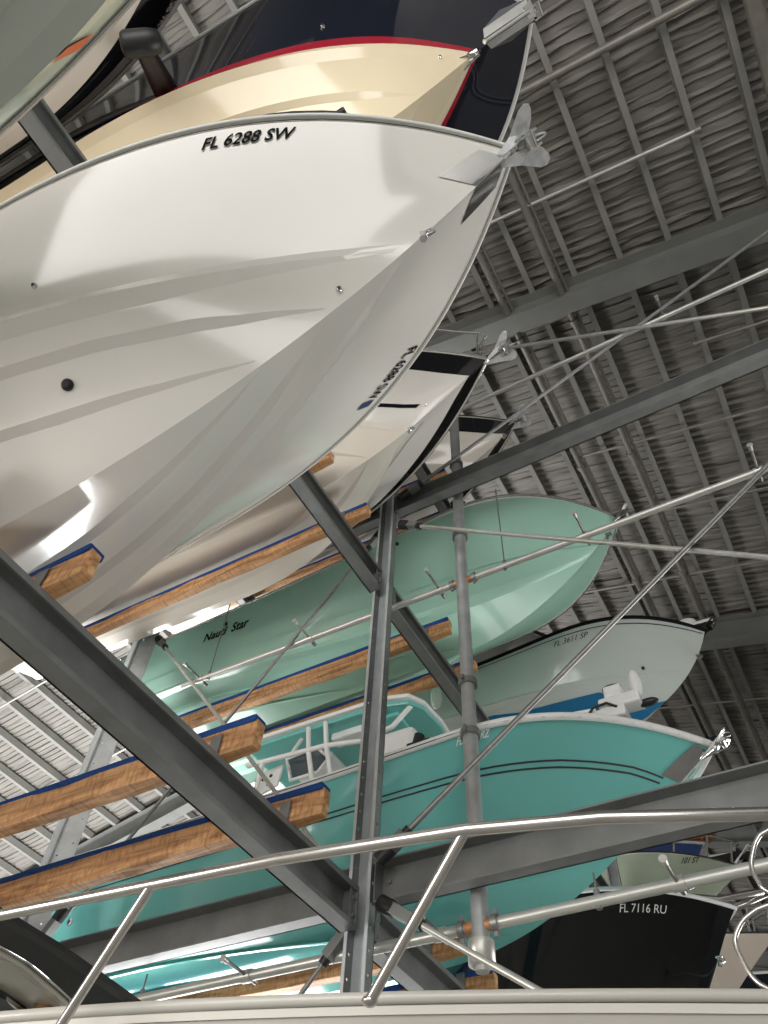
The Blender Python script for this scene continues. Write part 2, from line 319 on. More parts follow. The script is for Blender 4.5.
    def fitting(s,panel,t,v,side,r,m,name,hole=None):
        p,f,u,n,_,_=s.h.frame(panel,t,v,side)
        if panel=='bot' and n[2]>0: n=-n
        mb=MB(); mb.tube([p-n*.01,p+n*.012,p+n*.02],[r,r,r*.6],14,0)
        if hole: mb.tube([p+n*.02,p+n*.022],r*.5,12,1)
        return build(mb,name,[M[m],M['black']],s.root)
    def bow_eye(s,v,m='chrome'):
        p=s.h.world(s.h.top(0,v),1); mb=MB(); mb.tube([p+V3(-.02,0,.03),p+V3(.05,0,.02),p+V3(.06,0,-.02),p+V3(.0,0,-.045)],.011,8); mb.tube([p+V3(-.03,0,.04),p+V3(.012,0,.0),p+V3(-.0,0,-.06)],.02,8); build(mb,'bow_eye',M[m],s.root)
    def anchor(s,size=1.,m='galv',roller='chrome',fl=1.,dz=0.,dx=0.):
        o=s.h.world(s.h.S(0),1)+V3(dx,0,dz); k=size; mb=MB()
        for sd in (-1,1): mb.prism([o+k*V3(-.30,sd*.045,.05),o+k*V3(.06,sd*.045,.06),o+k*V3(.16,sd*.045,.02),o+k*V3(.10,sd*.045,-.05),o+k*V3(-.10,sd*.045,-.02),o+k*V3(-.3,sd*.045,.0)],(0,.012*k,0))
        mb.tube([o+k*V3(.10,-.05,.0),o+k*V3(.10,.05,.0)],.035*k,12); mb.box(o+k*V3(-.32,-.05,.0),o+k*V3(.02,.05,.018))
        br=build(mb,'anchor_roller',M[roller],s.root)
        mb=MB(); mb.obox(o+k*V3(-.30,0,.075),o+k*V3(.14,0,.035),.022*k,.05*k); a=build(mb,'anchor',M[m],s.root)
        mb=MB()
        for sd in (-1,1):
            mb.prism([o+k*V3(x_,sd*y_*fl,z_) for x_,y_,z_ in ((-.16,.012,-.13),(.02,.02,-.03),(.10,.03,.02),(.15,.10,.055),(.17,.155,.065),(.168,.19,.058),(.14,.21,.04),(.10,.195,.005),(.0,.10,-.07))],(.004,0,.014*k))
        f=build(mb,'anchor_fluke',M[m],s.root); f.parent=a
        mb=MB(); mb.tube([o+k*V3(.15,.03,.05)+k*.05*V3(math.cos(q),.5*math.sin(q),.9*math.sin(q)+.8) for q in np.linspace(0,6.28,16)[:-1]],.006*k,6,closed=True); f=build(mb,'anchor_ring',M[m],s.root); f.parent=a
    def rail(s,pts,posts,r=.014,m='chrome',name='bow_rail',mirror=True):
        mb=MB(); mb.tube(pts,r,10); o=build(mb,name,M[m],s.root)
        for a,b in posts:
            mb=MB(); mb.tube([a,b],r*.85,10); mb.ell(a,(r*1.25,r*1.25,r*.8),10,6); c=build(mb,'stanchion',M[m],s.root); c.parent=o
        return o
    def pulpit(s,hgt=.28,t1=.35,inset=.06,n=4,lean=.15,m='chrome',r=.013):
        h=s.h; T=np.linspace(.02,t1,10); P=[]
        def q(t,sd,z): 
            p=h.at('top',t,1,sd); return p+V3(lean*z/ max(hgt,.01),-sd*inset*min(1,t*8),z)
        ln=[q(t,-1,hgt*(1-.0*t)) for t in T[::-1]]+[q(t,1,hgt) for t in T]
        ends=[q(t1,-1,.02)],[q(t1,1,.02)]
        posts=[(q(t,sd,.0)-V3(lean,0,0)*0,q(t,sd,hgt)) for sd in (-1,1) for t in np.linspace(.06,t1*.95,n)]
        return s.rail(ends[0]+ln+ends[1],posts,r,m)

# --- the big white hull that fills the upper half
b=Boat('white','white_boat','big white boat overhead, its black FL 6288 SW number near the rail',top='gwhite',bot='gwhite',rail='wplastic',railr=.013,strakes=(),paths=([(.16,.03),(.1704,.17),(.215,.40),(.285,.60),(.3675,.71),(.4473,.747),(1,.76)],[(.235,.02),(.265,.12),(.30,.22),(.3637,.334),(.467,.433),(.7,.47),(1,.48)]),flare=.03)
b.text('FL 6288 SW',.3286,.8465,.2546,.8537,.073,-1,bold=.03)
b.text('FL 6288 SW',.255,.845,.318,.815,.088,1,bold=.03)
b.patch([(.321,.80),(.330,.80),(.330,.90),(.321,.90)],1,'bdecal','validation_sticker')
for sd in (-1,1):
    b.stripe([(.005,.97),(1,.97)],.0035,sd,'dgrey','rail_line')
    b.patch([(.092,.648),(.003,.59),(.005,.90),(.0644,.905)],sd,'chrome','bow_plate')
b.bow_eye(.13)
b.fitting('bot',.1428,.2795,-1,.018,'chrome','drain_fitting',True); b.fitting('top',.4221,.2203,-1,.016,'chrome','bilge_outlet',True); b.fitting('bot',.4022,.5496,-1,.030,'black','thru_hull',True)
b.anchor(.92,'galv','chrome',.9)
mb=MB(); q=[b.pt('top',t,1.0,-1,.0)+V3(0,.01,z) for t,z in ((.295,.01),(.285,.085),(.265,.11),(.24,.11),(.222,.095),(.212,.02))]; mb.tube(q,.014,8); mb.tube([q[4]+V3(-.02,0,0),q[4]+V3(.02,0,0)],.03,8); build(mb,'grab_strap',M['black'],b.root)
WHITE=b
# --- cream and navy hull above it
b=Boat('navy','navy_boat','large boat with cream bottom, red stripe and dark navy topsides under the roof',top='gnavy',bot='gcream',bands=[(0.,.15,'gred','boot_stripe')],rail='wplastic',railr=.018,strakes=(.3,.6))
b.bow_eye(.02)
o=b.h.world(b.h.S(0),1); mb=MB()
for sd in (-1,1): mb.prism([o+V3(-.22,sd*.05,.05),o+V3(.05,sd*.05,.06),o+V3(.10,sd*.05,-.03),o+V3(-.02,sd*.05,-.16),o+V3(-.10,sd*.05,-.05)],(0,.014,0))
mb.tube([o+V3(.03,-.06,-.06),o+V3(.03,.06,-.06)],.045,12); build(mb,'anchor_roller',M['chrome'],b.root)
A=o+V3(-.06,-.055,-.36); B=o+V3(-.47,-.07,-.68); mb=MB(); mb.obox(o+V3(.02,-.02,-.02),A*.45+B*.55+V3(0,0,.05),.03,.06); an=build(mb,'anchor',M['chrome'],b.root)
mb=MB()
for sd in (-1,1): mb.prism([A,A+V3(.03,sd*.085,.05),A*.5+B*.5+V3(0,sd*.125,.09),B+V3(.03,sd*.08,.07),B],(0,0,.016))
mb.tube([A,B],.022,8); mb.prism([A+V3(.05,-.07,.05),A+V3(.05,.07,.05),A+V3(-.02,.05,-.01),A+V3(-.02,-.05,-.01)],(0,0,.02)); f=build(mb,'anchor_fluke',M['chrome'],b.root); f.parent=an
p=b.h.world(b.h.top(0,0.),1); mb=MB()
for sd in (-1,1): mb.prism([p+V3(-.16,sd*.02,.02),p+V3(.05,sd*.012,.06),p+V3(.06,sd*.012,-.03),p+V3(-.10,sd*.05,-.08)],(0,.01,0))
mb.tube([p+V3(-.1,0,0),p+V3(.05,0,.02)],.04,10); build(mb,'stem_plate',M['chrome'],b.root)
b.fitting('top',.335,.30,-1,.02,'chrome','fuel_vent',True); b.fitting('bot',.12,.75,-1,.014,'chrome','drain_fitting')
mb=MB(); 
for i in range(5):
    t=.26-.012*i; mb.grid([[b.pt('top',t,.62,-1,.006),b.pt('top',t-.002,.62,-1,.006)],[b.pt('top',t-.010,.86,-1,.006),b.pt('top',t-.012,.86,-1,.006)]])
build(mb,'side_vent',M['ggrey'],b.root)
p0=b.pt('top',.5533,.26,-1,.0); p1=(p0+V3(-.05,-.36,.26))*.90
mb=MB(); mb.tube([p0,p0*.45+p1*.55,p1],[.10,.08,.068],14); f=build(mb,'fender_stalk',M['black'],b.root)
ax=V3(-.75,-.35,-.25); ax/=np.linalg.norm(ax); mb=MB(); mb.tube([p1-ax*.15,p1-ax*.13,p1-ax*.05,p1+ax*.11,p1+ax*.135,p1+ax*.145],[.045,.08,.095,.095,.077,.027],18); g=build(mb,'fender_bumper',M['black'],b.root); g.parent=f
NAVY=b
# --- white hull with the black rail, lower middle
b=Boat('band','black_railed_boat','white boat with wide black rail, long black slot and silver bow handrail',top='gwhite',bot='gpeach',bands=[(.76,1.,'gblack','gunwale_band')],rail='chrome',railr=.012,strakes=(.3,.58))
b.stripe([(.08,.34),(.181,.284)],.026,-1,'decal','hull_slot'); b.stripe([(.075,.3),(.16,.05)],.01,1,'decal','hull_slot')
b.bow_eye(.05); b.fitting('top',.06,.36,-1,.012,'chrome','drain_fitting')
b.anchor(1.0,'galv','chrome',.8,.03,.10); b.pulpit(.58,.20,.05,2,.03,'chrome',.014)
BAND=b
b=Boat('third','far_black_railed_boat','small far cream boat with black rail, highest up by the roof',top='gpeach',bot='gpeach',bands=[(.72,1.,'gblack','gunwale_band')],rail='dgrey',railr=.012)
b.anchor(1.2,'galv','galv',.8,.05); b.bow_eye(.66)
# --- mint hull, centre
b=Boat('mint','mint_boat','pale mint green boat with Nauti Star lettering near its stern',top='gmint',bot='gmint',rail='satin',railr=.018,strakes=(.3,.56),flare=.02)
b.text('Nauti  Star',.846,.63,.767,.63,.135,-1,name='maker_lettering',shear=.35,bold=.03)
mb=MB(); c=V3(.808,.80); st=[]
for i in range(10):
    a=math.pi*i/5; r=(1 if i%2==0 else .4); st.append(b.pt('top',c[0]+.0045*r*math.sin(a),c[1]+.045*r*math.cos(a),-1,.008))
mb.add(st+[b.pt('top',c[0],c[1],-1,.008)],[(i,(i+1)%10,10) for i in range(10)]); build(mb,'star_emblem',M['decal'],b.root)
b.anchor(.9,'rod','rod',.7); b.bow_eye(.55,'rod'); b.fitting('top',.50,.90,-1,.022,'black','thru_hull'); b.fitting('bot',.86,.43,-1,.03,'black','transducer'); 
b.stripe([(.02,.34),(.99,.34)],.008,-1,'gmint','knuckle_line',off=.014)
MINT=b
# --- turquoise hull, lower right
b=Boat('turq','turquoise_boat','glossy turquoise boat with hardtop, twin dark pinstripes and chrome anchor',top='gturq',bot='gturq',rail='wplastic',railr=.032,strakes=(.3,.58))
for sd in (-1,1):
    for dv in (0,.042): b.stripe([(.075,.64+dv),(.14,.68+dv),(.265,.692+dv),(.385,.688+dv),(.517,.68+dv),(.84,.62+dv),(1,.6+dv)],.006,sd,'dgrey','pinstripe')
    b.patch([(.085,.70),(.006,.66),(.004,.95),(.06,.955)],sd,'chrome','bow_plate')
    b.stripe([(0.0,1.),(1,1.)],.004,sd,'dgrey','rail_line',off=.034)
b.text('FL 2478 RZ',.4255,.915,.379,.922,.055,-1,'wdecal',bold=.03)
b.anchor(.85,'chrome','chrome',.6); b.bow_eye(.45)
b.fitting('top',.955,.35,-1,.035,'chrome','exhaust_outlet',True); b.fitting('top',.965,.78,-1,.02,'black','drain_fitting')
# hardtop
def plate(mb,pts,z,th,mi=0): mb.prism([V3(x,y,z) for x,y in pts],(0,0,th),mi)
ht=[(-5.2,5.52),(-3.40,5.54),(-3.12,5.62),(-3.02,5.80),(-2.99,6.17),(-3.02,6.52),(-3.14,6.68),(-3.40,6.74),(-5.2,6.72)]
mb=MB(); plate(mb,[(x*.97-.12,6.13+(y-6.13)*.9) for x,y in ht],5.385,.05); hd=build(mb,'hardtop',M['gturq'],b.root,bevel=.01)
mb=MB(); plate(mb,ht,5.43,.05); e=build(mb,'hardtop_rim',M['wplastic'],b.root,bevel=.015); e.parent=hd
mb=MB(); mb.box((-4.15,5.75,5.30),(-3.75,5.92,5.39)); mb.box((-4.9,6.0,5.33),(-4.3,6.4,5.39)); e=build(mb,'radio_box',M['wplastic'],b.root,bevel=.02); e.parent=hd
mb=MB(); mb.box((-3.75,5.72,5.33),(-3.30,6.5,5.388)); e=build(mb,'hatch',M['gturq'],b.root,bevel=.02); e.parent=hd
mb=MB()
for dx in (0,.22): mb.tube([(-3.86-dx,5.56,4.12),(-3.93-dx,5.52,4.66),(-4.01-dx,5.50,5.0),(-4.12-dx,5.58,5.40)],.028,10)
mb.tube([(-5.0,5.47,5.05),(-4.74,5.47,5.04),(-4.01,5.49,5.01),(-3.6,5.56,4.98),(-3.3,5.62,5.1),(-3.15,5.75,5.42)],.028,10)
mb.tube([(-4.8,5.47,5.04),(-4.86,5.52,4.6),(-4.9,5.55,4.1)],.028,10); mb.tube([(-4.45,5.49,5.03),(-4.5,5.7,5.4)],.024,10)
for dx in (0,.9): mb.tube([(-4.0-dx,6.68,4.12),(-4.1-dx,6.66,5.4)],.028,10)
mb.tube([(-5.0,6.68,5.0),(-3.6,6.6,4.98),(-3.2,6.5,5.42)],.028,10)
build(mb,'hardtop_frame',M['wpipe'],b.root)
mb=MB(); mb.prism([V3(-4.95,5.72,4.05),V3(-4.0,5.72,4.05),V3(-4.06,5.74,4.72),V3(-4.28,5.76,4.90),V3(-4.9,5.76,4.86)],(0,.80,0)); con=build(mb,'console',M['wplastic'],b.root,bevel=.04)
mb=MB(); mb.prism([V3(-4.64,5.70,5.16),V3(-4.28,5.70,5.20),V3(-4.12,5.70,5.02),V3(-4.22,5.70,4.90),V3(-4.54,5.70,4.90)],(0,.012,0)); e=build(mb,'windscreen',M['glass'],b.root); e.parent=con
mb=MB(); mb.tube([(-4.66,5.69,5.17),(-4.28,5.69,5.21),(-4.10,5.69,5.02),(-4.22,5.69,4.88),(-4.56,5.69,4.88)],.02,8,closed=True); e=build(mb,'windscreen_frame',M['wpipe'],b.root); e.parent=con
mb=MB(); mb.prism([V3(-4.95,5.60,4.72),V3(-4.66,5.60,4.80),V3(-4.62,5.60,5.05),V3(-4.9,5.60,5.02)],(0,.03,0)); e=build(mb,'instrument_panel',M['wplastic'],b.root,bevel=.01); e.parent=con
for x,z in ((-4.86,4.92),(-4.76,4.94),(-4.78,4.84)): mb=MB(); mb.tube([(x,5.595,z),(x,5.605,z)],.02,10); e=build(mb,'gauge',M['black'],b.root); e.parent=con
mb=MB(); mb.box((-3.42,5.55,4.62),(-3.02,6.3,5.0)); mb.box((-3.36,5.6,4.2),(-3.1,6.2,4.62)); build(mb,'folded_seat',M['wplastic'],b.root,bevel=.06)
# bow motor lying along the deck
mb=MB(); mb.tube([(-2.75,5.18,4.43),(-1.2,5.50,4.47)],.022,10); mb.tube([(-2.5,5.28,4.36),(-1.3,5.50,4.39)],.016,8); tm=build(mb,'bow_motor',M['wpipe'],b.root)
mb=MB(); mb.box((-1.22,5.42,4.30),(-.94,5.62,4.41)); mb.box((-1.16,5.44,4.41),(-.80,5.60,4.53)); mb.box((-1.10,5.46,4.53),(-.94,5.60,4.66)); e=build(mb,'motor_mount',M['wplastic'],b.root,bevel=.02); e.parent=tm
mb=MB(); mb.ell((-.82,5.52,4.64),(.055,.05,.15),14,10); e=build(mb,'motor_pod',M['wplastic'],b.root); e.parent=tm
mb=MB(); mb.ell((-1.03,5.53,4.675),(.09,.05,.025)); mb.ell((-.76,5.54,4.43),(.09,.04,.035)); mb.tube([(-1.3,5.43,4.34),(-1.2,5.41,4.43),(-1.08,5.41,4.44),(-1.0,5.42,4.38)],.012,8); mb.tube([(-2.78,5.17,4.36),(-2.75,5.18,4.5)],.05,10); mb.box((-2.85,5.12,4.33),(-2.62,5.24,4.40)); e=build(mb,'motor_prop',M['black'],b.root); e.parent=tm
TURQ=b
# --- pale grey hull with blue bottom
b=Boat('blue','pale_grey_boat','pale grey boat with blue bottom and black FL 3611 SP number',top='ggrey',bot='ggrey',rail='decal',railr=.024,strakes=(.34,))
nt=M['ggrey'].node_tree
mb=MB(); T=np.linspace(0,.9,60); G=[]
for sd in (-1,1):
    G=[]
    for t in T:
        yc=b.h.C(t)[1]; wl=.80 if t>.30 else (.0 if t<.155 else .8*(t-.155)/.145)
        wl=min(1,wl+(.07 if .47<t<.56 else 0)*min(1,abs(t-.47)/.05))
        G.append([b.pt('bot',t,w,sd,.004) for w in np.linspace(0,max(wl,.002),5)])
    mb.grid(G,0,True)
build(mb,'bottom_paint',M['gblue'],b.root)
b.text('FL 3611 SP',.398,.765,.3264,.775,.09,-1,bold=.0,shear=.2)
b.stripe([(.02,.90),(1,.90)],.008,-1,'dgrey','pinstripe'); b.fitting('top',.1925,.1338,-1,.022,'black','thru_hull'); b.bow_eye(.35,'rod')
b.anchor(.95,'black','black',.5,.06)
mb=MB(); mb.tube([b.h.world(b.h.S(0),1)+V3(-.22,0,.14),b.h.world(b.h.S(0),1)+V3(.14,0,.12)],.05,10); mb.ell(b.h.world(b.h.S(0),1)+V3(-.2,0,.2),(.14,.09,.08)); build(mb,'bow_light',M['wplastic'],b.root)
mb=MB(); mb.prism([V3(-3.25,7.62,7.15),V3(-1.7,7.9,7.3),V3(-1.75,7.95,7.45),V3(-2.5,7.9,8.15),V3(-3.3,7.85,8.25)],(0,.02,0)); ws=build(mb,'windshield',M['wglass'],b.root)
mb=MB(); mb.tube([(-1.68,7.91,7.38),(-2.48,7.88,8.18),(-3.3,7.83,8.28)],.03,8); mb.tube([(-2.62,7.86,7.2),(-2.85,7.86,8.2)],.03,8); e=build(mb,'windshield_frame',M['black'],b.root); e.parent=ws
mb=MB(); mb.ell((-3.66,7.36,6.93),(.085,.085,.19),14,10); mb.tube([(-3.66,7.36,7.1),(-3.66,7.38,7.3)],.01,6); build(mb,'fender',M['gwhite'],b.root)
# --- black hull, bottom right
b=Boat('black','black_boat','glossy black boat with white FL 7116 RU number',top='gblack',bot='gblack',rail='wplastic',railr=.022,strakes=(.3,))
b.text('FL 7116 RU',.25,.79,.17,.80,.08,-1,'wdecal',bold=.0)
b.bow_eye(.42); 
p=b.h.world(b.h.S(0),1); b.rail([p+V3(-.55,-.42,.05),p+V3(-.12,-.12,.05),p+V3(.3,.0,.10),p+V3(.34,.06,.10),p+V3(-.1,.14,.05),p+V3(-.55,.45,.05)],[],.035,'satin','bow_pulpit')
mb=MB(); mb.tube([p+V3(-.40,-.3,.02),p+V3(-.36,-.28,.12),p+V3(-.22,-.2,.22)],.014,8); build(mb,'cleat',M['chrome'],b.root)
# --- far hulls seen past the black boat
b=Boat('pale','pale_green_boat','far pale green boat numbered 101 ST behind the black boat',top='gpale',bot='gpale',rail='dgrey',railr=.015)
b.text('101 ST',.2286,.80,.181,.866,.125,-1,bold=.02); b.pulpit(.36,.38,.02,4,.10,'satin',.02); b.anchor(1.5,'wplastic','black',.6,.12)
b=Boat('cobalt','cobalt_boat','far cobalt blue boat with white rail, only its foredeck showing',top='gcobalt',bot='gcobalt',rail='wplastic',railr=.03); b.anchor(1.5,'brass','brass',.8,.12)
b=Boat('beige','beige_boat','beige boat at the lower right edge beyond the black boat',top='gbeige',bot='gbeige',rail='dgrey',railr=.012); b.stripe([(.0,.30),(.5,.30)],.004,-1,'ivory','knuckle_line',off=.012); b.pulpit(.3,.3,.05,4,.06,'satin',.016)
BOATS['harbour']=dict(BOATS['beige'],tx=-.35,ty=13.2,tz=5.25,D=2.1)
b=Boat('harbour','white_striped_boat','dark blue boat with white stripe at the lower right corner',top='gnavy',bot='gcream',bands=[(.62,.82,'wplastic','white_stripe')],rail='wplastic')
# --- hulls overhead, upper left corner
b=Boat('green','sage_boat','sage green boat with an orange sticker, nearest at the upper left',top='gsage',bot='gdull',rail='satin',railr=.016,strakes=(.2,))
b.patch([(.516,.60),(.529,.60),(.529,.86),(.516,.86)],1,'odecal','registration_sticker'); b.stripe([(.02,.93),(1,.93)],.012,1,'dgrey','rail_line')
b=Boat('dark','black_cream_boat','boat with black topsides and cream bottom, upper left behind the sage boat',top='gblack',bot='gpeach',rail='wplastic',railr=.02,strakes=())
b.text('FL 60 SB 9R',.358,.82,.435,.885,.10,1,'wdecal',bold=.02)
for z,w,m_,nm in ((.36,.05,'satin','chrome_trim'),(.80,.10,'wplastic','white_stripe'),(.16,.03,'dgrey','lower_stripe')): b.stripe([(.47,z),(1,z)],w,1,m_,nm)
# --- low boat right in front of the camera
b=Boat('fg','foreground_boat','off white boat with steel handrail and dark hardtop along the bottom edge',top='gfg',bot='gfg',rail='gfg',railr=.022,strakes=())
b.stripe([(.02,.955),(1,.955)],.016,-1,'ivory','rail_insert',off=.01)
rl=[(-3.8,1.86,1.42),(-2.93,1.97,1.47),(-2.21,2.04,1.47),(-1.67,2.09,1.47),(-.99,2.20,1.47),(-.56,2.32,1.47),(-.08,2.52,1.47),(.25,2.85,1.46),(.35,3.3,1.45)]
b.rail(rl,[((-2.63,2.18,1.08),(-2.21,2.04,1.47)),((-1.46,2.42,1.10),(-.99,2.20,1.47))],.0225,'satin','bow_rail')
def smooth(p,n=6):
    p=[np.array(q,float) for q in p]; p=[2*p[0]-p[1]]+p+[2*p[-1]-p[-2]]; o=[]
    for i in range(1,len(p)-2):
        for u in np.linspace(0,1,n,endpoint=False): o.append(.5*(2*p[i]+(p[i+1]-p[i-1])*u+(2*p[i-1]-5*p[i]+4*p[i+1]-p[i+2])*u*u+(3*p[i]-p[i-1]-3*p[i+1]+p[i+2])*u**3))
    return o+[p[-2]]
mb=MB(); mb.tube(smooth([(.05,3.42,1.96),(-.14,3.42,1.925),(-.19,3.42,1.90),(-.225,3.42,1.85),(-.25,3.42,1.79),(-.245,3.42,1.73),(-.22,3.42,1.68),(-.1,3.42,1.60),(.05,3.42,1.57)]),.010,10); build(mb,'steel_hoop',M['satin'],b.root)
mb=MB(); mb.tube(smooth([(.05,3.42,1.66),(-.24,3.42,1.628),(-.305,3.42,1.612),(-.36,3.42,1.58),(-.40,3.42,1.525),(-.40,3.42,1.465),(-.38,3.42,1.39),(-.335,3.42,1.337),(-.2,3.42,1.26),(.05,3.42,1.2)]),.010,10); build(mb,'steel_hoop',M['satin'],b.root)
z=2.0
E1=[(-3.98,2.60),(-3.97,2.77),(-3.965,3.11),(-3.99,3.47),(-4.03,3.92),(-4.10,4.2)]; E2=[(x-.075,y+.02) for x,y in E1]; E3=[(-4.25,2.80),(-4.255,2.94),(-4.25,3.17),(-4.32,3.49),(-4.42,3.84),(-4.52,4.2)]
def band(A,B,z0,z1,th,name,m,par=None):
    mb=MB(); 
    for i in range(len(A)-1): mb.prism([V3(*A[i],z0),V3(*A[i+1],z0),V3(*B[i+1],z1),V3(*B[i],z1)],(0,0,th))
    return build(mb,name,M[m],b.root) 
hd=band(E2,E3,z,z,.06,'hardtop','dgrey')
e=band(E1,E2,z+.0,z-.0,.03,'hardtop_edge','black'); e.parent=hd
mb=MB(); mb.tube([V3(x,y,z-.004) for x,y in E3],.010,8); e=build(mb,'trim_strip',M['chrome'],b.root); e.parent=hd
E4=[(x-.035,y) for x,y in E3]; E5=[(x-1.1,y+.06) for x,y in E3]
e=band(E4,[(x-.12,y) for x,y in E4],z-.03,z+.005,.05,'liner_rim','gfg2'); e.parent=hd
e=band([(x-.12,y) for x,y in E4],E5,z+.005,z+.03,.05,'hardtop_liner','gfg2'); e.parent=hd
mb=MB(); c=V3(-4.65,3.71,2.0); mb.tube([c+V3(0,0,.02),c+V3(0,0,-.015),c+V3(0,0,-.02)],[.075,.07,.05],18,0); mb.tube([c+V3(0,0,-.02),c+V3(0,0,-.024)],.03,12,1); e=build(mb,'ceiling_speaker',[M['brown'],M['black']],b.root); e.parent=hd
mb=MB(); mb.prism([V3(-4.73,3.10,1.975),V3(-4.73,3.46,1.975),V3(-4.80,3.80,1.975),V3(-5.4,3.9,1.975),V3(-5.4,3.1,1.975)],(0,0,.05)); e=build(mb,'roof_hatch',M['black'],b.root); e.parent=hd
mb=MB(); mb.prism([V3(-4.70,3.44,1.965),V3(-4.73,3.50,1.965),V3(-4.80,3.74,1.965),V3(-4.76,3.74,1.965)],(0,0,.02)); e=build(mb,'hatch_handle',M['chrome'],b.root); e.parent=hd
mb=MB()
for x,y in ((-4.3,2.75),(-4.5,4.05),(-5.3,2.8),(-5.3,4.1)): mb.tube([(x,y,1.0),(x,y,2.02)],.025,10)
build(mb,'hardtop_post',M['satin'],b.root)
FG=b
# ------------------------------------------------------------------ storage rack
XF,XR,YC=-2.85,-6.45,4.63
LV=[2.50,5.86,9.22]; BH=.29
BAYS=[(-2.67,4.63),(4.63,11.93),(11.93,19.2)]
def cbeam(mb,x,y0,y1,z):
    """C section along the aisle, open towards the aisle"""
    mb.box((x-.13,y0,z),(x,y1,z+.014)); mb.box((x-.13,y0,z+BH-.014),(x,y1,z+BH)); mb.box((x-.13,y0,z),(x-.116,y1,z+BH))
    mb.box((x-.014,y0,z+.014),(x,y1,z+.035)); mb.box((x-.014,y0,z+BH-.04),(x,y1,z+BH-.014))
bl={(0,0):'heavy dark rack beam rising to the left edge in front, under the empty bunks',(1,0):'lower front rack beam carrying the turquoise boat',(2,0):'lower front rack beam of the farthest bay, past the black boat',
    (0,1):'front rack beam carrying the white boat with the black rail',(1,1):'front rack beam carrying the mint boat, beside the tall round pipe',(2,1):'middle front rack beam of the farthest bay, behind the pale grey boat',
    (0,2):'top front rack beam of the near bay, crossing the black topsides upper left',(1,2):'top front rack beam carrying the far cream boat with black rail',(2,2):'top front rack beam of the farthest bay'}
for i,(y0,y1) in enumerate(BAYS):
    for l in range(3):
        if (i,l)==(2,2): continue
        for x,front in ((XF,1),(XR,0)):
            if i==2 and not front: continue
            mb=MB(); z=LV[l]-(0 if front else .22); cbeam(mb,x,y0+.13,y1-.13,z)
            lab=bl[(i,l)] if front else 'rear '+['lower','middle','top'][l]+' rack beam of the '+['near','next','farthest'][i]+' bay, deep under the sterns'
            r=root('rack_beam',((x-.06),(y0+y1)/2,z),lab,'beam','rack beams along the aisle')
            build(mb,'channel',M['steel'],r)
            for y,sg in ((y0+.13,1),(y1-.13,-1)):
                mb=MB(); mb.box((x-.125,min(y,y+sg*.012),z+.014),(x+.002,max(y,y+sg*.012),z+BH-.014)); mb.box((x-.03,min(y,y+sg*.07),z+.016),(x-.018,max(y,y+sg*.07),z+BH-.016))
                for zz in (.08,.2): mb.tube([(x-.018,y+sg*.04,z+zz),(x-.002,y+sg*.04,z+zz)],.014,8)
                build(mb,'end_plate',M['steel'],r)
def flange(mb,o,du,nu,z0,z1,t,hole=.010,pitch=.26,rows=2,phase=0.):
    """perforated plate: from o along du (nu wide) and up; holes are real openings"""
    o=np.array(o,float); du=np.array(du,float); n=np.cross(du,(0,0,1)); n/=np.linalg.norm(n)
    z=z0; k=0; w=nu/rows
    while z<z1-1e-6:
        ze=min(z+pitch/rows,z1)
        for r in range(rows):
            a=o+du*(r*w); 
            q=lambda u,zz,d=0: a+du*u+V3(0,0,zz)+n*d
            if (k+r)%rows==0 and ze-z>.1:
                c=w/2; zm=(z+ze)/2
                oc=[q(0,z),q(w,z),q(w,ze),q(0,ze)]; ic=[q(c+hole*math.cos(b),zm+hole*math.sin(b)) for b in [math.pi*(j/4+1.25) for j in range(8)]]
                vs=oc+ic; fs=[]
                for e in range(4):
                    j=2*e; fs+= [(e,(e+1)%4,4+(j+2)%8,4+(j+1)%8,4+j)]
                mb.add(vs,fs)
            else: mb.add([q(0,z),q(w,z),q(w,ze),q(0,ze)],[(0,1,2,3)])
        z=ze; k+=1
def column(x,y,z0,z1,label,m='steel',flip=1):
    r=root('rack_column',(x,y,z0),label,'column','rack columns'); w=.155; d=.11
    mb=MB(); y0=y-.13; y1=y0+d
    for sx in (-1,1): flange(mb,(x+sx*w/2,y0,0),(0,1,0),d,z0,z1,.004,.013,rows=1,pitch=.15)
    o=build(mb,'side_flange',M[m],r); k=o.modifiers.new('thickness','SOLIDIFY'); k.thickness=.006
    mb=MB(); mb.box((x-w/2,y1-.006,z0),(x+w/2,y1,z1)); build(mb,'web',M['zinc'],r)
    mb=MB()
    for sx in (-1,1): mb.box((x+sx*w/2-.012,y0-.004,z0),(x+sx*w/2+.012,y0+.002,z1))
    build(mb,'lip',M['zinc'],r)
    mb=MB(); mb.box((x-.18,y-.2,z0),(x+.18,y+.2,z0+.02)); build(mb,'base_plate',M['steel'],r)
    return r
column(XF,4.63,-H,11.2,'perforated front column between the white boat and the turquoise boat')
def vcolumn(x,y,z0,z1,label):
    """rear upright: two perforated faces meeting in a rounded ridge"""
    r=root('rack_column',(x,y,z0),label,'column','rack columns')
    mb=MB(); flange(mb,(x-.19,y+.02,0),(.955,-.295,0),.20,z0,z1,.004); o=build(mb,'side_flange',M['zinc'],r); k=o.modifiers.new('t','SOLIDIFY'); k.thickness=.006
    mb=MB(); flange(mb,(x+.0,y-.04,0),(.87,.49,0),.22,z0,z1,.004); o=build(mb,'side_flange',M['zinc'],r); k=o.modifiers.new('t','SOLIDIFY'); k.thickness=.006
    mb=MB(); mb.tube([(x,y-.045,z0),(x,y-.045,z1)],.022,10); build(mb,'ridge',M['zinc'],r)
    return r
vcolumn(XR,4.63,-H,7.35,'perforated rear column at the left, lit by daylight')
for y,nm in ((11.93,'beyond the black boat'),):
    column(XF,y,-H,11.2,'perforated front column at the far end, '+nm)
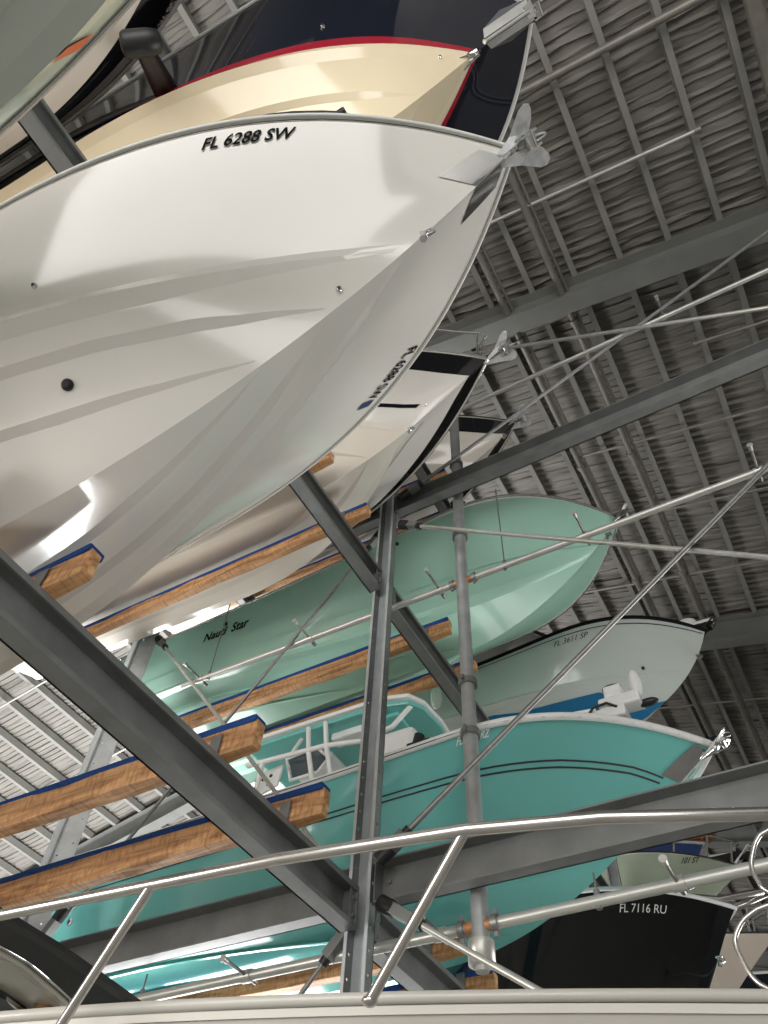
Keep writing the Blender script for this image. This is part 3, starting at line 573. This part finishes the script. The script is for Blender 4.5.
# side frame ties running across the aisle
def tie(x0,x1,y,z,label):
    mb=MB(); h=.30
    mb.box((x0,y-.06,z),(x1,y+.06,z+.013)); mb.box((x0,y-.06,z+h-.013),(x1,y+.06,z+h)); mb.box((x0,y+.048,z),(x1,y+.06,z+h))
    r=root('tie_beam',((x0+x1)/2,y,z),label,'beam','tie beams of the side frame'); build(mb,'channel',M['steel'],r)
    mb=MB(); 
    for xx,sg in ((x0,1),(x1,-1)): mb.box((min(xx,xx+sg*.012),y-.06,z+.013),(max(xx,xx+sg*.012),y+.05,z+h-.013))
    mb.tube([(x0+.07,y+.03,z+.18),(x0+.07,y+.05,z+.18)],.018,8); build(mb,'end_plate',M['steel'],r)
tie(XF+.09,3.2,4.60,2.68,'lower grey tie beam from the column to the right edge, across the turquoise bow')
tie(XR+.2,XF-.09,4.60,2.68,'lower grey tie beam left of the column, across the turquoise stern')
tie(XF+.09,3.2,4.60,7.18,'upper grey tie beam from the column to the right edge, above the mint boat')
tie(XR+.2,XF-.09,4.60,7.18,'upper grey tie beam left of the column, behind the black railed boat')
column(3.3,4.63,-H,11.2,'perforated aisle column beyond the right edge')
# diagonal rods with their clevises
def rodline(a,b,label,r=.02,m='rod',ca=True,cb=False,cl=.22):
    a=np.array(a,float); b=np.array(b,float); d=(b-a)/np.linalg.norm(b-a)
    t=root('brace_rod',a,label,'brace','diagonal brace rods')
    mb=MB(); mb.tube([a,b],r,10); build(mb,'rod',M[m],t)
    for on,p,e in ((ca,a,d),(cb,b,-d)):
        if on:
            mb=MB(); mb.obox(p+e*.07,p+e*cl,.075,.085,(0,1,0)); build(mb,'clevis',M['steel'],t,bevel=.006)
            mb=MB(); mb.tube([p-e*.03,p+e*.09],.055,12); build(mb,'swivel',M['black'],t); mb=MB(); mb.tube([p+e*(cl-.01),p+e*(cl+.05)],.036,10); build(mb,'turnbuckle',M['black'],t)
yr=4.63; _rl=rodline
def rodline(a,b,label,r=.02,m='rod',ca=True,cb=False,cl=.22):
    y_=(4.47 if a[1]==yr else 4.39) if a[0]>-2.9 else (4.735 if a[1]==yr else 4.692)
    if 'high up' in label: y_=4.29
    k=y_/yr; f=lambda p: (p[0]*k,y_,p[2]*k); return _rl(f(a),f(b),label,r,m,ca,cb,cl)
rodline((-2.70,yr,6.99),(3.2,yr,2.74),'light brace rod slanting down to the right across the mint bow',.022,'pipe',True)
rodline((-2.76,yr+.05,3.05),(3.2,yr+.05,7.42),'grey brace rod slanting up to the right across the pale grey boat',.022,'rod',True)
rodline((-2.72,yr,7.56),(3.2,yr,10.37),'dark brace rod slanting up towards the roof from the top of the column',.02,'rod',True)
rodline((-2.72,yr+.05,11.15),(3.2,yr+.05,7.2),'light brace rod high up, slanting down to the right below the roof',.022,'pipe',False)
rodline((-2.99,yr,7.0),(-6.3,yr,2.85),'thin dark brace rod left of the column in front of the mint hull',.017,'rod',True)
rodline((-6.12,yr+.05,6.68),(-3.0,yr+.05,2.85),'bright brace rod running down from the rear column over the mint stern',.02,'pipe',True)
rodline((-2.95,yr,2.64),(-4.05,yr,1.45),'dark brace rod under the column at the bottom, leaning left',.017,'rod',True,cl=.3)
rodline((-2.72,yr,2.70),(-.77,yr,1.38),'light brace rod under the column at the bottom, running right',.022,'pipe',True,cl=.3)
rodline((-6.02,yr+.05,3.32),(-6.75,yr+.02,2.1),'short brace with clevis at the foot of the rear column, lower left',.017,'rod',True)
# ------------------------------------------------------------------ timber bunks
def bunk(yc,ztop,slope,label,x0=-7.0,x1=-2.63,rag=0.,w=.10,hgt=.26):
    r=root('bunk',((x0+x1)/2,yc,ztop-hgt),label,'bunk','timber bunks with blue carpet')
    zt=lambda x: ztop+slope*(x-XF)
    mb=MB(); y0,y1=yc-w/2,yc+w/2
    N=14; rows=[]
    for i in range(N+1):
        x=x0+(x1-x0)*i/N; j=.004
        z=zt(x); e=.012 if i==N else 0
        rows.append([V3(x,y0+rng.normal()*j+e,z-.035-e*0),V3(x,y1+rng.normal()*j-e,z-.035),V3(x,y1+rng.normal()*j-e,z-hgt+e+rng.normal()*j),V3(x,y0+rng.normal()*j+e,z-hgt+e+rng.normal()*j)])
    vs=[p for q in rows for p in q]; fs=[(3,2,1,0),(4*N,4*N+1,4*N+2,4*N+3)]
    for i in range(N):
        for k in range(4): fs.append((4*i+k,4*i+(k+1)%4,4*i+4+(k+1)%4,4*i+4+k))
    mb.add(vs,fs); build(mb,'plank',M['wood'],r,bevel=.006)
    mb=MB(); mb.box((x0,y0-.003,0),(x1-.012,y1+.003,0)); mb.v=[(p[0],p[1],zt(p[0])-(.05 if k%2==0 else 0.)) for k,p in enumerate(mb.v)]
    build(mb,'carpet',M['carpet'],r,bevel=.006)
    mb=MB(); zb=zt(XF)-hgt; mb.box((XF-.10,y0-.07,zb),(XF-.02,y0-.006,zb+.012)); mb.box((XF-.10,y0-.014,zb),(XF-.02,y0-.006,zb+.15)); build(mb,'angle_bracket',M['steel'],r,bevel=.003)
def hull_top(B,yc,slope,w=.12):
    """highest level a bunk top can take at the front beam without entering the hull"""
    off=max(.03,abs(yc-B.P['ty'])-w/2); z=9e9
    for t in np.linspace(.05,1,160):
        c=B.h.C(t)
        if c[1]<off: continue
        p=B.h.at('bot',t,off/c[1],1 if yc>B.P['ty'] else -1)
        if -7.0<p[0]<-2.6: z=min(z,p[2]-slope*(p[0]-XF))
    return z-.036
def boat_bunks(B,ys,labs):
    for y,l in zip(ys,labs):
        sl=B.P['pitch']*.98; z=hull_top(B,y,sl); bunk(y,z,sl,l,x1=-2.62 if y>.8 or y<0 else -2.80,hgt=min(.30,max(.16,z-(LV[0 if z<4 else 1 if z<8 else 2]+BH))))
boat_bunks(WHITE,(1.43,.74),('sawn bunk end poking out under the big white boat at the left edge','bunk under the near side of the big white boat'))
bunk(2.92,3.03,0,'empty bunk, the upper of the two at the left edge with nothing on them',hgt=.235)
bunk(3.68,3.03,0,'empty bunk, the lower of the two at the left edge with nothing on them',hgt=.235)
boat_bunks(TURQ,(5.70,6.30),('bunk under the turquoise boat, its end behind the lower sprinkler pipe','second bunk under the turquoise boat, at the bottom beside the black boat'))
boat_bunks(NAVY,(.56,1.21),('bunk under the near side of the cream and navy boat','bunk under the far side of the cream and navy boat'))
boat_bunks(BAND,(3.10,3.81),('bunk end showing above the beam under the black railed white boat','long bunk along the underside of the black railed white boat'))
boat_bunks(MINT,(5.64,6.31),('long bunk under the near side of the mint boat','second bunk under the mint boat, lower and farther'))
NM={}
for key,ys,labs in (('blue',(8.05,8.75),('bunk under the near side of the pale grey boat','bunk under the far side of the pale grey boat')),('black',(8.05,8.75),('bunk under the near side of the black boat','bunk under the far side of the black boat')),
   ('third',(5.68,6.35),('small bunk end below the highest cream boat, just above the tie beam','small far bunk end below the tie beam, under the highest cream boat')),('beige',(10.35,11.05),('bunk under the near side of the beige boat','bunk under the far side of the beige boat')),
   ('pale',(12.95,13.65),('bunk under the near side of the pale green 101 ST boat','bunk under the far side of the pale green 101 ST boat')),('green',(-1.55,-.85),('bunk under the far side of the sage boat','bunk under the near side of the sage boat')),('dark',(-1.75,-1.12),('bunk under the far side of the black and cream boat','bunk under the near side of the black and cream boat'))):
    class _B: pass
    q=_B(); q.P=BOATS[key]; q.h=Hull(q.P); boat_bunks(q,ys,labs)
# ------------------------------------------------------------------ sprinkler pipes
YP=4.79
def sprig(x,z,par,mb,a=.28,b=.10):
    mb.tube([(x,YP-a,z-.0),(x,YP+b,z)],.013,8); mb.tube([(x,YP+b-.04,z),(x,YP+b+.01,z)],.020,8)
def sprinkler(x0,x1,z,r,xs,label,rust=(),hang=()):
    t=root('sprinkler_pipe',((x0+x1)/2,YP,z-r),label,'pipe','sprinkler pipes')
    mb=MB(); mb.tube([(x0,YP,z),(x1,YP,z)],r,16); build(mb,'pipe',M['pipe'],t)
    for x in xs:
        mb=MB(); sprig(x,z,t,mb); s=build(mb,'sprig',M['rod'],t)
        mb=MB(); mb.tube([(x,YP-.31,z),(x,YP-.30,z)],.026,10); mb.tube([(x,YP-.30,z),(x,YP-.25,z)],.019,8); e=build(mb,'sprinkler_head',M['pipe'],t); e.parent=s
        mb=MB(); mb.tube([(x-.04,YP,z),(x+.04,YP,z)],r*1.25,14); build(mb,'tee_fitting',M['pipe'],t)
    for x in rust:
        mb=MB(); mb.tube([(x-.09,YP,z),(x+.09,YP,z)],r*1.12,14); build(mb,'rusty_joint',M['brass'],t)
        mb=MB()
        for dx in (-.12,.12):
            if mb.v: build(mb,'pipe_clamp',M['rod'],t); mb=MB()
            mb.tube([(x+dx-.022,YP,z),(x+dx+.022,YP,z)],r*1.55,14); mb.box((x+dx-.015,YP-.01,z+r*1.5),(x+dx+.015,YP+.01,z+r*2.4)); mb.box((x+dx-.015,YP-.01,z-r*2.4),(x+dx+.015,YP+.01,z-r*1.5))
        build(mb,'pipe_clamp',M['rod'],t)
    for x,zt in hang:
        mb=MB(); mb.tube([(x,YP,z),(x,YP,zt)],.007,6); mb.tube([(x,YP,z-.05),(x,YP,z+.07)],.02,8); build(mb,'hanger_rod',M['rod'],t)
sprinkler(-5.62,3.2,5.87,.033,(-5.36,-3.89,-2.33,-.79,.80),'upper sprinkler pipe across the mint hull',(-2.07,),((-5.25,7.18),(-1.62,7.18)))
sprinkler(-7.2,3.2,2.50,.037,(-3.94,-2.37,-.78),'lower sprinkler pipe across the turquoise and black hulls',(-2.09,),((-4.95,2.68),(-1.28,2.68)))
sprinkler(-2.07,3.2,9.31,.03,(.80,),'top sprinkler pipe high in front of the roof',(),())
t=root('hanging_riser',(-2.08,YP,2.2),'tall round riser pipe standing right of the perforated column','pipe')
mb=MB(); mb.tube([(-2.08,YP+.0,2.33),(-2.08,YP,9.36)],.060,18); build(mb,'pipe',M['riser'],t)
mb=MB()
for z in (4.55,4.02,8.0,6.6):
    if mb.v: build(mb,'coupling',M['rod'],t); mb=MB()
    mb.tube([(-2.08,YP,z-.03),(-2.08,YP,z+.03)],.082,18); mb.box((-2.09,YP-.12,z-.02),(-2.07,YP-.075,z+.02))
build(mb,'coupling',M['rod'],t)
mb=MB(); mb.tube([(-2.08,YP,2.40),(-2.08,YP,2.26),(-2.08,YP,2.25)],[.088,.088,.06],18); mb.tube([(-2.08,YP,2.25),(-2.08,YP,2.22)],.045,10); build(mb,'end_cap',M['pipe'],t)
# ------------------------------------------------------------------ roof
ZR,XRI,SL=14.0,-8.0,.234
def zr(x): return ZR-SL*x if x>XRI else ZR-SL*XRI-SL*(XRI-x)
def roof_side(xs,name):
    mb=MB(); Y=[]; y=-9.
    while y<50:
        p=.135+.05*rng.random(); Y+= [(y,0.),(y+p*.62,0.),(y+p*.70,-.035),(y+p*.92,-.035)]; y+=p
    G=[]; wob=rng.normal(size=(len(Y),len(xs)))*.5
    for j in range(1,len(xs)): wob[:,j]=.55*wob[:,j-1]+.7*wob[:,j]
    for i,(y,d) in enumerate(Y):
        G.append([V3(x,y+.035*wob[i,j],zr(x)+d+.022*wob[(i*7)%len(Y),j]-.03*math.sin((x*1.27+.3)*math.pi/.79)**2*0) for j,x in enumerate(xs)])
    mb.grid(G,0,False); return struct(build(mb,name,M['roof'],base=(0,20,ZR)))
roof_side(np.linspace(XRI,9.5,70),'ceiling'); roof_side(np.linspace(-24.5,XRI,50),'ceiling')
def along_roof(mb,x,y0,y1,dz0,dz1,w):
    z=zr(x); mb.box((x-w/2,y0,z-dz1),(x+w/2,y1,z-dz0))
xs=[.84+.79*k for k in range(-11,12)]
for x in xs:
    mb=MB(); z=zr(x)-.055
    mb.box((x-.05,-9,z-.21),(x+.05,50,z-.195)); mb.box((x+.035,-9,z-.2),(x+.05,50,z)); mb.box((x-.05,-9,z-.015),(x+.05,50,z)); mb.box((x-.05,-9,z-.2),(x-.04,50,z-.17))
    struct(build(mb,'roof_purlin',M['purlin'],base=(x,20,z-.2)))
for k in range(17):
    x=-8.4-.92*k; z=zr(x)-.055; mb=MB()
    mb.box((x-.06,-9,z-.21),(x+.06,50,z-.195)); mb.box((x+.045,-9,z-.2),(x+.06,50,z)); mb.box((x-.06,-9,z-.015),(x+.06,50,z))
    struct(build(mb,'roof_purlin',M['purlin'],base=(x,20,z-.2)))
def sloped_bar(mb,x0,x1,y0,y1,t0,t1):
    """box following the roof slope, t0..t1 below the roof"""
    vs=[(x,y,zr(x)-t) for x in (x0,x1) for y in (y0,y1) for t in (t1,t0)]
    mb.add(vs,[(0,1,3,2),(4,6,7,5),(0,4,5,1),(2,3,7,6),(0,2,6,4),(1,5,7,3)])
for y in (-3.4,5.75,15.1,24.4,33.7,43.):
    mb=MB()
    for x0,x1 in ((-24.3,XRI),(XRI,9.3)):
        sloped_bar(mb,x0,x1,y-.17,y+.17,.93,.95); sloped_bar(mb,x0,x1,y-.012,y+.012,.28,.93); sloped_bar(mb,x0,x1,y-.17,y+.17,.27,.29)
    struct(build(mb,'roof_rafter',M['rafter'],base=(0,y,ZR-1)))
def pipe(a,b,r,label,m='roofpipe',fit=None,extra=None):
    mb=MB(); mb.tube([a,b],r,12); c=(np.array(a)+np.array(b))/2
    t=root('roof_pipe',c,label,'pipe','pipes under the roof'); build(mb,'pipe',M[m],t)
    mb=MB()
    for q in (fit or ()):
        if mb.v: build(mb,'coupling',M['roofpipe'],t); mb=MB()
        p=np.array(a,float)*(1-q)+np.array(b,float)*q; d=(np.array(b,float)-np.array(a,float)); d/=np.linalg.norm(d); mb.tube([p-d*.05,p+d*.05],r*1.5,12); mb.tube([p,p+V3(0,0,.18)],.012,6)
    if mb.v: build(mb,'coupling',M['roofpipe'],t)
for x,lab in ((-.28,'roof pipe running past the anchor of the big white boat'),(-1.30,'roof pipe running past the bow of the black railed boat')):
    z=zr(x)-.50; pipe((x,-9,z),(x,50,z),.06,lab,fit=[(q+9)/59 for q in (3,6.3,9.5,13,16.5,20)])
    mb=MB(); mb.tube([(x+.11,-9,z+.05),(x+.11,50,z+.05)],.03,8); tag(build(mb,'conduit',M['roofpipe'],base=(x,20,z)),'thin conduit beside the '+lab,'conduit','conduits under the roof')
x=3.48; pipe((x,-9,zr(x)-.5),(x,50,zr(x)-.5),.13,'thick brownish roof pipe in the top right corner')
def xpipe(y,x0,x1,r,lab,dz=.42,m='pipe',fit=None): pipe((x0,y,zr(x0)-dz),(x1,y,zr(x1)-dz),r,lab,m,fit)
xpipe(2.42,-3.5,9,.06,'roof cross pipe nearest the top, above the navy bow',m='roofpipe'); xpipe(4.06,-2.2,2.45,.034,'thin roof cross pipe ending in a rusty fitting beside the big white anchor',fit=(1.,))
xpipe(6.15,-1.95,-.28,.065,'short roof cross pipe beside the handrail of the black railed boat',m='roofpipe',fit=(1.,)); xpipe(9.3,-1.3,9,.03,'thin roof cross pipe above the mint bow',m='roofpipe'); xpipe(13.2,-2.6,9,.035,'thin roof cross pipe behind the pale grey bow',m='roofpipe'); xpipe(11.2,-5,9,.03,'thin roof cross pipe between the mint and pale grey bows',m='roofpipe'); xpipe(18.0,-5,9,.03,'farthest roof cross pipe at the right edge',m='roofpipe'); xpipe(7.55,1.5,3.2,.03,'small roof cross pipe with a fitting, at the right edge',m='roofpipe',fit=(0.,1.))
for y,lab in ((6.3,'thin bright pipe under the left roof slope, the nearest one'),(9.2,'thin bright pipe under the left roof slope, the middle one'),(12.4,'thin bright pipe under the left roof slope, the farthest one')):
    pipe((-23,y,zr(-23)-.5),(-9,y,zr(-9)-.5),.03,lab,'pipe')
# hanging lamp and skylights
t=root('hanging_lamp',(-10.6,9.5,13.75),'bright square lamp hanging behind the mint stern','lamp')
mb=MB(); mb.box((-10.95,9.25,13.80),(-10.25,9.75,13.88)); build(mb,'housing',M['wplastic'],t,bevel=.02); mb=MB(); mb.box((-10.92,9.28,13.78),(-10.28,9.72,13.80)); build(mb,'lens',M['lamp'],t)
mb=MB(); mb.tube([(-10.6,9.5,13.88),(-10.6,9.5,zr(-10.6))],.02,8); build(mb,'stem',M['rod'],t)
for k,(x,y) in enumerate(((-11.1,8.75),(-11.1,9.25))):
    t=root('skylight',(x,y,zr(x)-.12),'small blue skylight pane, the '+('left' if k==0 else 'right')+' of two beside the bright lamp','skylight','skylight panes'); mb=MB(); mb.box((x-.3,y-.2,zr(x)-.12),(x+.3,y+.2,zr(x)-.10)); build(mb,'pane',M['sky'],t)
    mb=MB(); mb.tube([(x-.3,y-.2,zr(x)-.12),(x+.3,y-.2,zr(x)-.12),(x+.3,y+.2,zr(x)-.12),(x-.3,y+.2,zr(x)-.12)],.03,6,closed=True); build(mb,'frame',M['wplastic'],t)
# ------------------------------------------------------------------ floor and walls
mb=MB(); mb.add([(-24.5,-30,-H),(9.5,-30,-H),(9.5,50,-H),(-24.5,50,-H)],[(0,1,2,3)]); struct(build(mb,'floor',M['concrete'],base=(0,0,-H)))
mb=MB(); mb.box((-24.7,-9,6.0),(-24.5,50,12.2)); struct(build(mb,'wall_left',M['wallm'],base=(-24.6,20,6)))
mb=MB(); mb.box((9.5,-9,4.0),(9.7,50,12)); struct(build(mb,'wall_right',M['wallm'],base=(9.6,20,4)))
mb=MB(); mb.box((-24.5,50,-H),(9.5,50.2,12)); struct(build(mb,'wall_back',M['wallm'],base=(-8,50,-H)))
# ------------------------------------------------------------------ light
w=bpy.data.worlds.new('world'); sc.world=w; w.use_nodes=True; w.node_tree.nodes['Background'].inputs[0].default_value=(.92,.96,1.,1); w.node_tree.nodes['Background'].inputs[1].default_value=0.16
def area(name,loc,target,sx,sy,power,col=(1,1,1)):
    l=bpy.data.lights.new(name,'AREA'); l.shape='RECTANGLE'; l.size=sx; l.size_y=sy; l.energy=power; l.color=col
    o=bpy.data.objects.new(name,l); COL.objects.link(o); o.location=tuple(np.array(loc)+V3(0,0,H))
    from mathutils import Vector
    o.rotation_euler=(Vector(target)-Vector(loc)).to_track_quat('-Z','Y').to_euler(); return o
area('door_daylight',(2.5,-11,3.4),(.5,2,4.4),14,8.5,1750,(1,.975,.94))
area('left_daylight',(-14.6,12,.6),(-16.0,12.5,14),6,22,6400,(1,1,1))
area('side_fill',(-11,-9,1.0),(-2,2,4),6,4,1300,(1,.96,.90))  # unseen fill added to brighten the hull undersides at the left, not a door
k=area('aisle_fill',(7.5,15,.6),(-1.2,1.8,4.2),6,4,190,(1,.98,.95)); k.data.spread=math.radians(70)  # weak narrow fill, unseen, added to lift hull sides facing away from the door
sc.view_settings.exposure=0.0
sc.cycles.use_denoising=True
